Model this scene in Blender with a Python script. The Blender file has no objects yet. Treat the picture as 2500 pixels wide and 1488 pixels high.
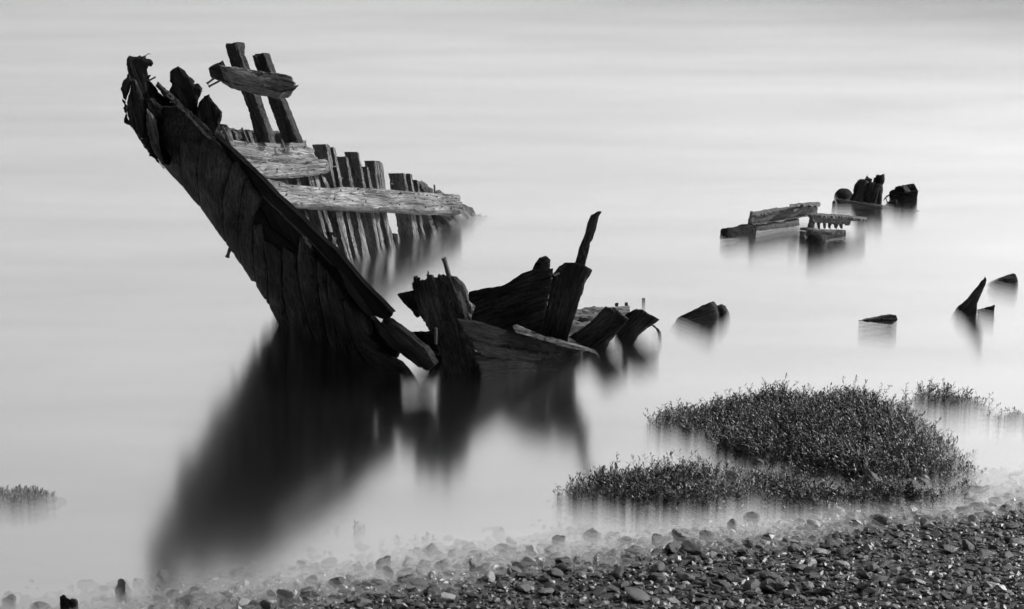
import bpy, bmesh, math, random
import numpy as np
from mathutils import Vector, noise
from mathutils.geometry import delaunay_2d_cdt

random.seed(7)
RNG = np.random.default_rng(11)
sc = bpy.context.scene
C = sc.collection

# ------------------------------------------------------------------ camera
FPX = 4861.0                       # focal length in photograph pixels (2500 wide)
TH = math.atan(1344.0 / FPX)       # pitch below the horizon
H = 5.456                          # camera height above the water
cd = bpy.data.cameras.new('camera'); cam = bpy.data.objects.new('camera', cd); C.objects.link(cam)
cd.sensor_width = 36.0; cd.lens = 36.0 * FPX / 2500.0; cd.clip_end = 5000
cam.location = (0, 0, H); cam.rotation_euler = (math.pi / 2 - TH, 0, 0)
cd.dof.use_dof = True; cd.dof.focus_distance = 20.5; cd.dof.aperture_fstop = 5.6
sc.camera = cam

# ------------------------------------------------------------------ light (black and white: the sky's colour is reduced to grey)
SUN_AZ, SUN_EL = math.radians(76), math.radians(36)
w = bpy.data.worlds.new('World'); sc.world = w; w.use_nodes = True
nt = w.node_tree
sky = nt.nodes.new('ShaderNodeTexSky'); sky.sky_type = 'NISHITA'; sky.sun_disc = False
sky.sun_elevation = SUN_EL; sky.sun_rotation = SUN_AZ; sky.dust_density = 4.0; sky.air_density = 1.0
bw = nt.nodes.new('ShaderNodeRGBToBW')
nt.links.new(sky.outputs[0], bw.inputs[0]); nt.links.new(bw.outputs[0], nt.nodes['Background'].inputs[0])
nt.nodes['Background'].inputs[1].default_value = 0.15
sd = bpy.data.lights.new('sun', 'SUN'); sd.energy = 4.2; sd.angle = math.radians(3.0); sd.color = (1, 1, 1)
sun = bpy.data.objects.new('sun', sd); C.objects.link(sun)
svec = Vector((math.sin(SUN_AZ) * math.cos(SUN_EL), math.cos(SUN_AZ) * math.cos(SUN_EL), math.sin(SUN_EL)))
sun.rotation_euler = svec.to_track_quat('Z', 'Y').to_euler()
vs = sc.view_settings
vs.view_transform = 'Standard'; vs.look = 'None'; vs.gamma = 1.0; vs.use_curve_mapping = False; vs.exposure = 0.86
sc.cycles.use_denoising = True
sc.cycles.max_bounces = 6; sc.cycles.glossy_bounces = 3; sc.cycles.diffuse_bounces = 2; sc.cycles.transparent_max_bounces = 16
sc.cycles.caustics_reflective = True; sc.cycles.sample_clamp_indirect = 4.0

# ------------------------------------------------------------------ pixels to places
ST, CT = math.sin(TH), math.cos(TH)
CAM = Vector((0, 0, H))
def ray(px, py):
    u = (px - 1250) / FPX; v = (744 - py) / FPX
    return Vector((u, CT + v * ST, -ST + v * CT))
def G(px, py, z=0.0):
    d = ray(px, py); return CAM + d * ((z - H) / d.z)
def plane(p0, n):
    p0 = Vector(p0); n = Vector(n)
    def f(px, py):
        d = ray(px, py); return CAM + d * ((p0 - CAM).dot(n) / d.dot(n))
    return f
def stand(px, py, yaw=0.0, lean=0.0, off=0.0):
    """upright plane through the water at a pixel; yaw turns it, lean tips its top away"""
    p = G(px, py); y = math.radians(yaw); l = math.radians(lean)
    n = Vector((math.sin(y) * math.cos(l), -math.cos(y) * math.cos(l), math.sin(l)))
    return plane(p + Vector((0, off, 0)), n)
def solve(F, lo=6.0, hi=60.0):
    def f(px, py):
        d = ray(px, py); d = d / d.y; a, b = lo, hi
        for _ in range(42):
            m = 0.5 * (a + b)
            if F(CAM + d * m) < 0: a = m
            else: b = m
        return CAM + d * (0.5 * (a + b))
    return f
def zz(x0, y0, s):
    return lambda pts: [(x0 + s * p[0], y0 + s * p[1]) + tuple(p[2:]) for p in pts]
Z1 = zz(270, 80, .2695); Z2 = zz(500, 280, .2887); Z3 = zz(380, 400, .3706); Z4 = zz(920, 500, .31)
Z5 = zz(1750, 400, .2205); Z6 = zz(1600, 640, .3609); Z10 = zz(440, 300, .2022); Z11 = zz(600, 560, .256)
Z12 = zz(1750, 470, .1524); Z13 = zz(2010, 410, .10425)

# ------------------------------------------------------------------ materials (all grey)
def newmat(name):
    m = bpy.data.materials.new(name); m.use_nodes = True
    n = m.node_tree; return m, n, n.nodes['Principled BSDF']
def node(n, t, **kw):
    x = n.nodes.new(t)
    for k, v in kw.items():
        if k in x.inputs: x.inputs[k].default_value = v
        else: setattr(x, k, v)
    return x
def grey(v): return (v, v, v, 1)
def ramp(n, src, stops):
    r = n.nodes.new('ShaderNodeValToRGB'); e = r.color_ramp.elements
    while len(e) < len(stops): e.new(0.5)
    for i, (p, v) in enumerate(stops): e[i].position = p; e[i].color = grey(v)
    n.links.new(src, r.inputs[0]); return r.outputs[0]
def mult(n, a, b, fac=1.0):
    x = n.nodes.new('ShaderNodeMix'); x.data_type = 'RGBA'; x.blend_type = 'MULTIPLY'; x.inputs[0].default_value = fac
    n.links.new(a, x.inputs[6]); n.links.new(b, x.inputs[7]); return x.outputs[2]

def wood(name, lo, hi, rough=0.75, bump=0.5, crack=0.55, spec=0.4, con=1.0):
    m, n, p = newmat(name); L = n.links.new
    at = node(n, 'ShaderNodeAttribute', attribute_name='gc')
    def noisy(sx, sy, scale, det, dist=0.0):
        mp = node(n, 'ShaderNodeMapping'); mp.inputs['Scale'].default_value = (sx, sy, sy); L(at.outputs['Vector'], mp.inputs['Vector'])
        t = node(n, 'ShaderNodeTexNoise', Scale=scale, Detail=det, Roughness=0.6, Distortion=dist); L(mp.outputs[0], t.inputs['Vector']); return t.outputs['Fac']
    g1 = noisy(0.9, 16, 3.2, 8, 0.6)       # long grain
    g2 = noisy(2.2, 55, 3.0, 5, 0.3)       # fine grain
    bl = noisy(1.5, 2.6, 1.4, 5, 0.4)      # blotches
    ck = noisy(0.6, 9, 4.0, 3, 1.2)        # checks
    spk = noisy(9, 14, 7.0, 2)             # pits
    col = ramp(n, bl, [(0.30, lo), (0.52, (lo + hi) * .5), (0.72, hi)])
    c1 = mult(n, col, ramp(n, g1, [(0.33, 1 - .62 * con), (0.55, 1.0), (0.75, 1 + .35 * con)]))
    c2 = mult(n, c1, ramp(n, g2, [(0.30, 1 - .5 * con), (0.6, 1.0 + .14 * con)]))
    ckr = ramp(n, ck, [(0.482, 1.0), (0.5, 1.0 - crack), (0.518, 1.0)])
    c3 = mult(n, c2, ckr)
    c4 = mult(n, c3, ramp(n, spk, [(0.22, .35), (0.36, 1.0)]))
    L(c4, p.inputs['Base Color'])
    p.inputs['Roughness'].default_value = rough; p.inputs['Specular IOR Level'].default_value = spec
    b1 = node(n, 'ShaderNodeBump', Strength=bump, Distance=0.02); L(g1, b1.inputs['Height'])
    b2 = node(n, 'ShaderNodeBump', Strength=bump * .8, Distance=0.006); L(g2, b2.inputs['Height']); L(b1.outputs[0], b2.inputs['Normal'])
    b3 = node(n, 'ShaderNodeBump', Strength=bump * 1.4, Distance=0.012); L(ckr, b3.inputs['Height']); L(b2.outputs[0], b3.inputs['Normal'])
    L(b3.outputs[0], p.inputs['Normal'])
    return m
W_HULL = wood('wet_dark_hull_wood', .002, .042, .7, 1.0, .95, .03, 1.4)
W_INNER = wood('near_black_inner_wood', .002, .008, .9, .8, .6, .03)  # near-black wood for inner layers, backing and core pieces
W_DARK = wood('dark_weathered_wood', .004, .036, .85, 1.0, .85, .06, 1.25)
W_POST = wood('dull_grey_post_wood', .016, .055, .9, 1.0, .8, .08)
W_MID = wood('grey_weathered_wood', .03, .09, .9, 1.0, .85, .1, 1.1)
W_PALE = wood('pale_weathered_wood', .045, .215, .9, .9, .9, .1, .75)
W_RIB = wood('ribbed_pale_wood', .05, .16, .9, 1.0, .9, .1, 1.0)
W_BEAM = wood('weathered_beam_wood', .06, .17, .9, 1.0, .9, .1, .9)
W_LOW = wood('waterlogged_wood', .003, .016, .8, 1.0, .9, .06, 1.25)

def simple(name, lo, hi, rough, scale, bump=.5, spec=.4, metal=0.0):
    m, n, p = newmat(name); L = n.links.new
    tc = node(n, 'ShaderNodeTexCoord')
    t = node(n, 'ShaderNodeTexNoise', Scale=scale, Detail=7, Roughness=.65); L(tc.outputs['Object'], t.inputs['Vector'])
    L(ramp(n, t.outputs['Fac'], [(.3, lo), (.7, hi)]), p.inputs['Base Color'])
    p.inputs['Roughness'].default_value = rough; p.inputs['Specular IOR Level'].default_value = spec; p.inputs['Metallic'].default_value = metal
    b = node(n, 'ShaderNodeBump', Strength=bump, Distance=.02); L(t.outputs['Fac'], b.inputs['Height']); L(b.outputs[0], p.inputs['Normal'])
    return m
M_IRON = simple('rusted_iron', .012, .035, .7, 60)
M_GIRDER = simple('barnacled_iron', .004, .11, .85, 70, 1.0, .15)
M_ROCK = simple('dark_wet_rock', .004, .018, .85, 25, 1.0, .05)
M_GROUND = simple('shingle_bed', .006, .02, .6, 30, 1.0, .3)

def stone_mat():
    m, n, p = newmat('wet_stone'); L = n.links.new
    at = node(n, 'ShaderNodeAttribute', attribute_name='tone')
    oi = node(n, 'ShaderNodeObjectInfo')
    tc = node(n, 'ShaderNodeTexCoord')
    t = node(n, 'ShaderNodeTexNoise', Scale=30, Detail=6, Roughness=.65); L(tc.outputs['Object'], t.inputs['Vector'])
    add = node(n, 'ShaderNodeMath', operation='ADD'); L(at.outputs['Fac'], add.inputs[0]); L(oi.outputs['Random'], add.inputs[1])
    fr = node(n, 'ShaderNodeMath', operation='FRACT'); L(add.outputs[0], fr.inputs[0])
    c = mult(n, ramp(n, fr.outputs[0], [(0, .005), (.5, .018), (.85, .045), (1, .14)]), ramp(n, t.outputs['Fac'], [(.3, .5), (.7, 1.35)]))
    L(c, p.inputs['Base Color']); p.inputs['Roughness'].default_value = .36; p.inputs['Specular IOR Level'].default_value = .26
    b = node(n, 'ShaderNodeBump', Strength=.6, Distance=.008); L(t.outputs['Fac'], b.inputs['Height']); L(b.outputs[0], p.inputs['Normal'])
    return m
M_STONE = stone_mat()

def leaf_mat(name, lo, hi):
    m, n, p = newmat(name); L = n.links.new
    at = node(n, 'ShaderNodeAttribute', attribute_name='tone')
    L(ramp(n, at.outputs['Fac'], [(0, lo), (.8, (lo + hi) / 2), (1, hi)]), p.inputs['Base Color'])
    p.inputs['Roughness'].default_value = .45; p.inputs['Specular IOR Level'].default_value = .3
    return m
M_LEAF = leaf_mat('saltmarsh_leaf', .004, .032)
M_STEM = leaf_mat('saltmarsh_stem', .02, .05)

def water_mat(name, alpha):
    m, n, p = newmat(name); L = n.links.new; n.nodes.remove(p)
    out = n.nodes['Material Output']
    geo = node(n, 'ShaderNodeNewGeometry')
    mp = node(n, 'ShaderNodeMapping'); mp.inputs['Scale'].default_value = (.10, .55, 1); mp.inputs['Rotation'].default_value = (0, 0, math.radians(4)); L(geo.outputs['Position'], mp.inputs['Vector'])
    t = node(n, 'ShaderNodeTexNoise', Scale=1.0, Detail=6, Roughness=.62, Distortion=.5); L(mp.outputs[0], t.inputs['Vector'])
    mp2 = node(n, 'ShaderNodeMapping'); mp2.inputs['Scale'].default_value = (.45, 3.6, 1); mp2.inputs['Rotation'].default_value = (0, 0, math.radians(-3)); L(geo.outputs['Position'], mp2.inputs['Vector'])
    t2 = node(n, 'ShaderNodeTexNoise', Scale=1.0, Detail=8, Roughness=.7, Distortion=.8); L(mp2.outputs[0], t2.inputs['Vector'])
    col = mult(n, ramp(n, t.outputs['Fac'], [(.28, .82), (.72, .98)]), ramp(n, t2.outputs['Fac'], [(.3, .90), (.7, 1.0)]))
    gl = node(n, 'ShaderNodeBsdfGlossy', Roughness=.14); L(col, gl.inputs['Color'])
    tr = node(n, 'ShaderNodeBsdfTransparent')
    mx = node(n, 'ShaderNodeMixShader')
    front = node(n, 'ShaderNodeMath', operation='SUBTRACT'); front.inputs[0].default_value = 1.0; L(geo.outputs['Backfacing'], front.inputs[1])
    al = node(n, 'ShaderNodeMath', operation='MULTIPLY'); al.inputs[1].default_value = alpha; L(front.outputs[0], al.inputs[0]); L(al.outputs[0], mx.inputs[0])
    L(tr.outputs[0], mx.inputs[1]); L(gl.outputs[0], mx.inputs[2]); L(mx.outputs[0], out.inputs['Surface'])
    return m

# ------------------------------------------------------------------ object helpers
def link(name, me, mat, parent=None):
    o = bpy.data.objects.new(name, me); C.objects.link(o)
    if mat and not me.materials: me.materials.append(mat)
    if parent: o.parent = parent; o.matrix_parent_inverse = parent.matrix_world.inverted()
    return o
def tag(o, label, cat, group=None, kind=None):
    if label: o['label'] = label
    if cat: o['category'] = cat
    if group: o['group'] = group
    if kind: o['kind'] = kind
    return o
def thing(name, loc, label, cat, group=None):
    e = bpy.data.objects.new(name, None); C.objects.link(e); e.location = loc; e.empty_display_size = .2
    bpy.context.view_layer.update()
    return tag(e, label, cat, group)
def fr(v, k=3): return noise.fractal(v, 0.9, 2.1, k)

def inset_none(poly): return poly
def slab(name, pts, surf, thick, mat, parent=None, ext=None, axis=None, jag=1.0, amp=.008, step=6.0, bev=.012, sink=.35, grain=None, cracks=0, lift=0.0, sm=30):
    """a solid timber: outline (photo pixels) laid on a surface, given thickness along ext (default: away from the viewer's side, tipped down)"""
    seed = random.random() * 90
    # 1. outline made uneven
    out = []
    n = len(pts)
    for i in range(n):
        a, b = pts[i], pts[(i + 1) % n]
        j = a[2] if len(a) > 2 else jag
        L = math.hypot(b[0] - a[0], b[1] - a[1]); k = max(1, int(L / (step * .7)))
        nx, ny = -(b[1] - a[1]) / max(L, 1e-6), (b[0] - a[0]) / max(L, 1e-6)
        for q in range(k):
            t = q / k; x = a[0] + (b[0] - a[0]) * t; y = a[1] + (b[1] - a[1]) * t
            s = (noise.noise(Vector((x * .09, y * .09, seed))) * 1.3 + noise.noise(Vector((x * .33, y * .33, seed + 7))) * .9) * j * (0.35 if q == 0 else 1)
            if j > 3: s += random.uniform(-1, 1) * j * .55
            out.append((x + nx * s, y + ny * s))
    xs = [p[0] for p in out]; ys = [p[1] for p in out]
    coords = [Vector(p) for p in out]; edges = [(i, (i + 1) % len(out)) for i in range(len(out))]
    gx = np.arange(min(xs) + step * .5, max(xs), step); gy = np.arange(min(ys) + step * .5, max(ys), step)
    if len(gx) * len(gy) < 40000:
        P = np.array(out)
        GX, GY = np.meshgrid(gx, gy); GX = GX.ravel() + RNG.uniform(-.25, .25, GX.size) * step; GY = GY.ravel() + RNG.uniform(-.25, .25, GY.size) * step
        inside = np.zeros(GX.size, bool); x1, y1 = P[:, 0], P[:, 1]; x2, y2 = np.roll(x1, -1), np.roll(y1, -1)
        near = np.full(GX.size, 1e9)
        for k in range(len(P)):
            c = ((y1[k] > GY) != (y2[k] > GY))
            xi = (x2[k] - x1[k]) * (GY - y1[k]) / ((y2[k] - y1[k]) or 1e-9) + x1[k]
            inside ^= c & (GX < xi)
            near = np.minimum(near, (GX - x1[k]) ** 2 + (GY - y1[k]) ** 2)
        ok = inside & (near > (step * .45) ** 2)
        coords += [Vector((float(x), float(y))) for x, y in zip(GX[ok], GY[ok])]
    v2, e2, f2, ov, oe, of = delaunay_2d_cdt(coords, edges, [list(range(len(out)))], 1, 1e-4)
    front = [surf(v.x, v.y) for v in v2]
    cen = sum(front, Vector()) / len(front)
    nf = len(front)
    cnt = {}
    for f in f2:
        for i in range(len(f)):
            k = (min(f[i], f[(i + 1) % len(f)]), max(f[i], f[(i + 1) % len(f)])); cnt[k] = cnt.get(k, 0) + 1
    bnd = set(); be = []
    for f in f2:
        for i in range(len(f)):
            a, b = f[i], f[(i + 1) % len(f)]
            if cnt[(min(a, b), max(a, b))] == 1: be.append((a, b)); bnd.add(a); bnd.add(b)
    if ext is None:
        d = (cen - CAM).normalized(); ext = Vector((d.x, d.y, d.z))
    E = Vector(ext).normalized() * thick; En = E.normalized()
    # grain frame
    A = np.array([tuple(p) for p in front]); Ac = A - A.mean(0)
    if grain is None:
        U = Vector(np.linalg.svd(Ac, full_matrices=False)[2][0])
    else:
        U = (surf(*grain[1]) - surf(*grain[0])).normalized()
    Wd = En - U * En.dot(U); Wd.normalize(); V = U.cross(Wd)
    off = Vector((random.random() * 50, random.random() * 50, random.random() * 50))
    def gco(p): q = p - cen; return Vector((q.dot(U), q.dot(V), q.dot(Wd))) + off
    ck = []
    vr = Ac @ np.array(tuple(V)); ur = Ac @ np.array(tuple(U))
    for _ in range(cracks):
        ck.append((random.uniform(vr.min(), vr.max()), random.uniform(ur.min(), ur.max()), random.uniform(.15, .5) * (ur.max() - ur.min()), random.uniform(.006, .014), random.uniform(.01, .03)))
    def disp(p):
        g = gco(p)
        d = fr(Vector((g.x * 2.5, g.y * 9, g.z * 9))) * amp + noise.noise(Vector((g.x * 6, g.y * 45, g.z * 45))) * amp * .45
        for v0, u0, ul, wv, dp in ck:
            vv = g.y - off.y - v0 - .02 * math.sin((g.x + off.x) * 4); uu = (g.x - off.x - u0) / ul
            if abs(uu) < 1 and abs(vv) < wv * 3: d += dp * math.exp(-(vv / wv) ** 2) * (1 - uu * uu)
        return d
    axv = Vector(axis).normalized() if axis is not None else None
    verts = []; ids = {}
    for i, p in enumerate(front):
        q = p - En * lift + En * disp(p)
        if i in bnd: q = q + En * bev
        if sink and p.z < .06:
            t = min(1.0, (.06 - p.z) / .05); q = q + (axv if axv else Vector((0, 0, -1))) * sink * t * t * (3 - 2 * t)
        verts.append(q)
    faces = [tuple(f) for f in f2]
    # rings along the thickness
    bl = sorted(bnd); rings = max(1, min(5, int(thick / .05)))
    prev = {i: i for i in bl}
    for r in range(1, rings + 1):
        cur = {}
        for i in bl:
            t = r / rings
            base = verts[i] + (E - En * bev) * t
            j = gco(base)
            wob = Vector((noise.noise(j * 7), noise.noise(j * 7 + Vector((9, 0, 0))), noise.noise(j * 7 + Vector((0, 9, 0))))) * amp * .8
            cur[i] = len(verts); verts.append(base + wob)
        for a, b in be: faces.append((prev[a], cur[a], cur[b], prev[b]))
        prev = cur
    back = {}
    for i in range(nf):
        if i in bnd: back[i] = prev[i]
        else: back[i] = len(verts); verts.append(front[i] - En * lift + E + En * (bev + disp(front[i] + E)))
    for f in f2: faces.append(tuple(back[i] for i in reversed(f)))
    me = bpy.data.meshes.new(name)
    me.from_pydata([tuple(v) for v in verts], [], faces)
    bm = bmesh.new(); bm.from_mesh(me); bmesh.ops.recalc_face_normals(bm, faces=bm.faces[:]); bm.to_mesh(me); bm.free()
    at = me.attributes.new('gc', 'FLOAT_VECTOR', 'POINT')
    buf = np.array([tuple(gco(Vector(v.co))) for v in me.vertices], dtype=np.float32).ravel(); at.data.foreach_set('vector', buf)
    me.polygons.foreach_set('use_smooth', [True] * len(me.polygons)); me.set_sharp_from_angle(angle=math.radians(sm))
    return link(name, me, mat, parent)

def rod(name, p, q, r, mat, parent=None, seg=8, bent=0.0, head=0.0):
    p, q = Vector(p), Vector(q); d = (q - p); L = d.length; d.normalize()
    s = d.orthogonal().normalized(); t = d.cross(s)
    bm = bmesh.new(); rings = []
    prof = [(0, r), (.33, r * 1.05), (.66, r * .95), (1.0, r)]
    if head: prof += [(1.0, r * head), (1.0 + r * .9 / L, r * head)]
    for f, rr in prof:
        c = p + d * L * f + s * bent * math.sin(min(f, 1) * math.pi)
        rings.append([bm.verts.new(c + (s * math.cos(a) + t * math.sin(a)) * rr) for a in [2 * math.pi * k / seg for k in range(seg)]])
    for a, b in zip(rings, rings[1:]):
        for k in range(seg): bm.faces.new((a[k], a[(k + 1) % seg], b[(k + 1) % seg], b[k]))
    bm.faces.new(rings[0][::-1]); bm.faces.new(rings[-1])
    bmesh.ops.recalc_face_normals(bm, faces=bm.faces[:])
    me = bpy.data.meshes.new(name); bm.to_mesh(me); bm.free()
    return link(name, me, mat, parent)

# ------------------------------------------------------------------ ground and water
P1 = G(700, 1458); P2 = G(2500, 1222)
sl = (P2 - P1).normalized(); sn = Vector((sl.y, -sl.x, 0))      # towards the land
if sn.y > 0: sn = -sn
MOUNDS = []
def mound(px, py, rx, ry, top):
    p = G(px, py); MOUNDS.append((p.x, p.y, rx, ry, top))
mound(1980, 1075, 1.15, 1.35, .07); mound(2150, 1150, .75, .8, .05); mound(1640, 1200, 1.0, .5, .05); mound(2310, 980, .5, .45, .03)
mound(2080, 1215, 1.0, .38, .045); mound(2500, 1010, .4, .35, -.01); mound(60, 1205, .5, .3, -.02); mound(1700, 1050, .55, .6, .0)
def gz(x, y):
    d = (x - P1.x) * sn.x + (y - P1.y) * sn.y
    if d > 1.8: z = .216 + (d - 1.8) * .20
    elif d > -4: z = .12 * d
    else: z = -.48 + (d + 4) * .06
    z = max(z, -2.0)
    z += .018 * noise.noise(Vector((x * 1.3, y * 1.3, 3))) + .01 * noise.noise(Vector((x * 4, y * 4, 9)))
    for mx, my, rx, ry, tp in MOUNDS:
        q = ((x - mx) / rx) ** 2 + ((y - my) / ry) ** 2
        if q < 4: z = max(z, tp - .16 * q + .02 * noise.noise(Vector((x * 3, y * 3, 1))))
    return min(z, 30)
def build_ground():
    def axisv(lo, hi, fine, fl, fh):
        v = list(np.arange(fl, fh + 1e-6, fine)); s = fine
        a = fl
        while a > lo: s *= 1.5; a -= s; v.insert(0, max(a, lo))
        s = fine; a = fh
        while a < hi: s *= 1.5; a += s; v.append(min(a, hi))
        return v
    xs = axisv(-1500, 1500, .07, -5, 5.5); ys = axisv(-60, 3000, .07, 11, 20)
    verts = []
    for y in ys:
        for x in xs: verts.append((x, y, gz(x, y)))
    nx = len(xs)
    faces = [(j * nx + i, j * nx + i + 1, (j + 1) * nx + i + 1, (j + 1) * nx + i) for j in range(len(ys) - 1) for i in range(nx - 1)]
    me = bpy.data.meshes.new('beach'); me.from_pydata(verts, [], faces)
    me.polygons.foreach_set('use_smooth', [True] * len(me.polygons))
    o = link('beach', me, M_GROUND); o['kind'] = 'structure'; o['label'] = 'shingle beach sloping into the still water'
    return o
beach = build_ground()
LAYERS = [(.048, .11), (.030, .15), (.012, .20), (-.007, .26), (-.028, .34), (-.052, .48), (-.080, 1.0)]
def build_water():
    me = bpy.data.meshes.new('water'); v = []; f = []
    for k, (z, a) in enumerate(LAYERS):
        v += [(-1500, 2, z), (1500, 2, z), (1500, 3000, z), (-1500, 3000, z)]; f.append((4 * k, 4 * k + 1, 4 * k + 2, 4 * k + 3))
    me.from_pydata(v, [], f)
    for k, (z, a) in enumerate(LAYERS): me.materials.append(water_mat('silky_water_%d' % k, a)); me.polygons[k].material_index = k
    o = link('water', me, None); o['kind'] = 'structure'; o['label'] = 'calm milky river water smoothed by slow swell'
build_water()

def unseen_far_shore():  # out-of-view bank, heightened so its reflection darkens the distant water
    xs = np.linspace(-900, 900, 120); v = []; f = []
    for x in xs:
        h = 34 + 12 * min(1, max(-.4, x / 90)) + 7 * noise.noise(Vector((x * .006, 2, 0))) + 3 * noise.noise(Vector((x * .03, 5, 0)))
        y = 330 + 25 * noise.noise(Vector((x * .004, 9, 0)))
        v += [(x, y, -1), (x, y + 12, h * .45), (x, y + 45, h), (x, y + 260, h * 1.15), (x, y + 420, -1)]
    for i in range(len(xs) - 1):
        for k in range(4): f.append((i * 5 + k, (i + 1) * 5 + k, (i + 1) * 5 + k + 1, i * 5 + k + 1))
    me = bpy.data.meshes.new('unseen_far_shore'); me.from_pydata(v, [], f); me.polygons.foreach_set('use_smooth', [True] * len(me.polygons))
    o = link('unseen_far_shore', me, simple('unseen_far_bank', .05, .10, .9, .05)); o['kind'] = 'structure'; o['label'] = 'unseen bank across the river, raised to darken the water by its reflection'
unseen_far_shore()

# ------------------------------------------------------------------ the bow wreck
S1 = G(665, 772); YS = S1.y
pst = plane((0, YS, 0), (0, 1, 0))
stem = [pst(*p) for p in [(345, 60), (310, 140), (297, 225), (303, 290), (345, 345), (400, 412), (470, 492), (560, 612), (640, 722), (665, 772), (760, 950)]]
stem_z = np.array([p.z for p in stem])[::-1]; stem_x = np.array([p.x for p in stem])[::-1]
def xstem(z): return float(np.interp(z, stem_z, stem_x))
E1 = G(990, 915); dE = E1.x - xstem(0)
BUL = .22
KK = (YS - E1.y - BUL * (1 - math.exp(-dE / .18))) / dE
def gcurve(d):
    return KK * d + (BUL * (1 - math.exp(-d / .18)) if d > 0 else BUL * d / .18)
def shellF(off):
    return lambda P: P.y - off - (YS - gcurve(P.x - xstem(P.z)))
near = solve(shellF(0.0)); near_in = solve(shellF(.055)); near_out = solve(shellF(-.03))
NEXT = Vector((.66, .72, .1)).normalized()      # from the outer skin towards the inside
RAKE = (stem[-1] - stem[-2]).normalized()
FA, FB = G(850, 640), G(1180, 520)
fl = (FB - FA).normalized(); fn = Vector((-fl.y, fl.x, 0))      # outward (away, left)
FUP = (Vector((0, 0, 1)) + fn * .38).normalized(); fN = fl.cross(FUP).normalized()
if fN.y > 0: fN = -fN
far = plane(FA, fN)
def faroff(o): return plane(FA + fn * o, fN)
for nm, q in [('far530', far(530, 310)), ('far 600,420', far(600, 420)), ('posts', far(640, 330)), ('near520', near(520, 330)), ('near tip', near(385, 300)), ('stemtop', stem[1]), ('S1', S1), ('E1', E1), ('FA', FA), ('FB', FB), ('M1', G(1130, 915)), ('shell954', near(954, 765))]:
    print(nm, tuple(round(c, 2) for c in q))
print('KK', KK, 'sn', sn)

wreck = thing('shipwreck_bow', (S1.x, S1.y, 0), 'tall raked bow of a rotten wooden boat with pale inner planks and ribs', 'shipwreck')
def HP(name, pts, surf=near, thick=.045, mat=W_HULL, **k):
    k.setdefault('ext', NEXT); k.setdefault('axis', RAKE); k.setdefault('jag', .3); k.setdefault('amp', .006); k.setdefault('cracks', 3); k.setdefault('bev', .010)
    return slab(name, pts, surf, thick, mat, wreck, **k)
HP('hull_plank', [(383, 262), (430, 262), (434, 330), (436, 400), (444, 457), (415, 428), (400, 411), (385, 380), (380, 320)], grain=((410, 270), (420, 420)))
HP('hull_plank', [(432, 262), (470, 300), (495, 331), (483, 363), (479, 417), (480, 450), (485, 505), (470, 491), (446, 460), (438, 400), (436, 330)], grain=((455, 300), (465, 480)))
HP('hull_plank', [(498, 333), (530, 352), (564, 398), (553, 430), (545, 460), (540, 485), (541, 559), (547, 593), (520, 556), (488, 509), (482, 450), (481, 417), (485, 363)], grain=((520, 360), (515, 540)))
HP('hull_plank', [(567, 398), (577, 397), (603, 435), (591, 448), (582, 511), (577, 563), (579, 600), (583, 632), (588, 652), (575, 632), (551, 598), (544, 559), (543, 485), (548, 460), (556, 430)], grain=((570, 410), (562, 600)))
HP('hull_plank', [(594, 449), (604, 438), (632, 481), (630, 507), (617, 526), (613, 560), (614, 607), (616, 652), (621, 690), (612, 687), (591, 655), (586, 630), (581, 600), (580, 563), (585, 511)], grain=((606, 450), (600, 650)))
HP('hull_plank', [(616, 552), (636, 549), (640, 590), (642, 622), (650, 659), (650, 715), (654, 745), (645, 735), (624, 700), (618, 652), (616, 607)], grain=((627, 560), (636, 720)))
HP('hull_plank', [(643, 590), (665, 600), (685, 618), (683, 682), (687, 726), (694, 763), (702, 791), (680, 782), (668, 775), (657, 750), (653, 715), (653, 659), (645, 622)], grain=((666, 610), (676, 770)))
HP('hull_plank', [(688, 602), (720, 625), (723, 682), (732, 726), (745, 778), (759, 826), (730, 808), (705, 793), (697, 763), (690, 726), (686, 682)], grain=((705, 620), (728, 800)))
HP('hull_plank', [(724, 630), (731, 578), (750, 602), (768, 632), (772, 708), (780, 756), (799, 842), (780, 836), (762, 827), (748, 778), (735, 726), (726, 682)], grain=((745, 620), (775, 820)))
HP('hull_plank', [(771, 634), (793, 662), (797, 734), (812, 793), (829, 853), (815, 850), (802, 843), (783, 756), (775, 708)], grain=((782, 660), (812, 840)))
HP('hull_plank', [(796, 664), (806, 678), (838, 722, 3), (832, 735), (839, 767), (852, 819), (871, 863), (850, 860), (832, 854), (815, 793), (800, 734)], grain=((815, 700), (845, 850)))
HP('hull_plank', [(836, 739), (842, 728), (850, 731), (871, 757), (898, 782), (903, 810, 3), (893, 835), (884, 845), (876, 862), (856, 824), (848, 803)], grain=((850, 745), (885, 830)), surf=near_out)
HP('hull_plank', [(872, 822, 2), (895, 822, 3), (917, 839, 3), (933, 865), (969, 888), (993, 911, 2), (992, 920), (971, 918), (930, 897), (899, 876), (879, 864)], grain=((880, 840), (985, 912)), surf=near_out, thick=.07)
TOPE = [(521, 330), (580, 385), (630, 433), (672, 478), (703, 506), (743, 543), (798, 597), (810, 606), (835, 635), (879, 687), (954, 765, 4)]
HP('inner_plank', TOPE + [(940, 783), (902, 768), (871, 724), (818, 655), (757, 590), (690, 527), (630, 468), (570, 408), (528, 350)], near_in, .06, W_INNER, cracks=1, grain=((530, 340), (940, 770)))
HP('inner_plank', [(526, 351), (570, 411), (630, 472), (690, 531), (740, 582), (760, 700), (700, 735), (650, 690), (600, 580), (560, 470), (500, 380)], solve(shellF(.075)), .06, W_INNER, cracks=1, sink=0)
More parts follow.
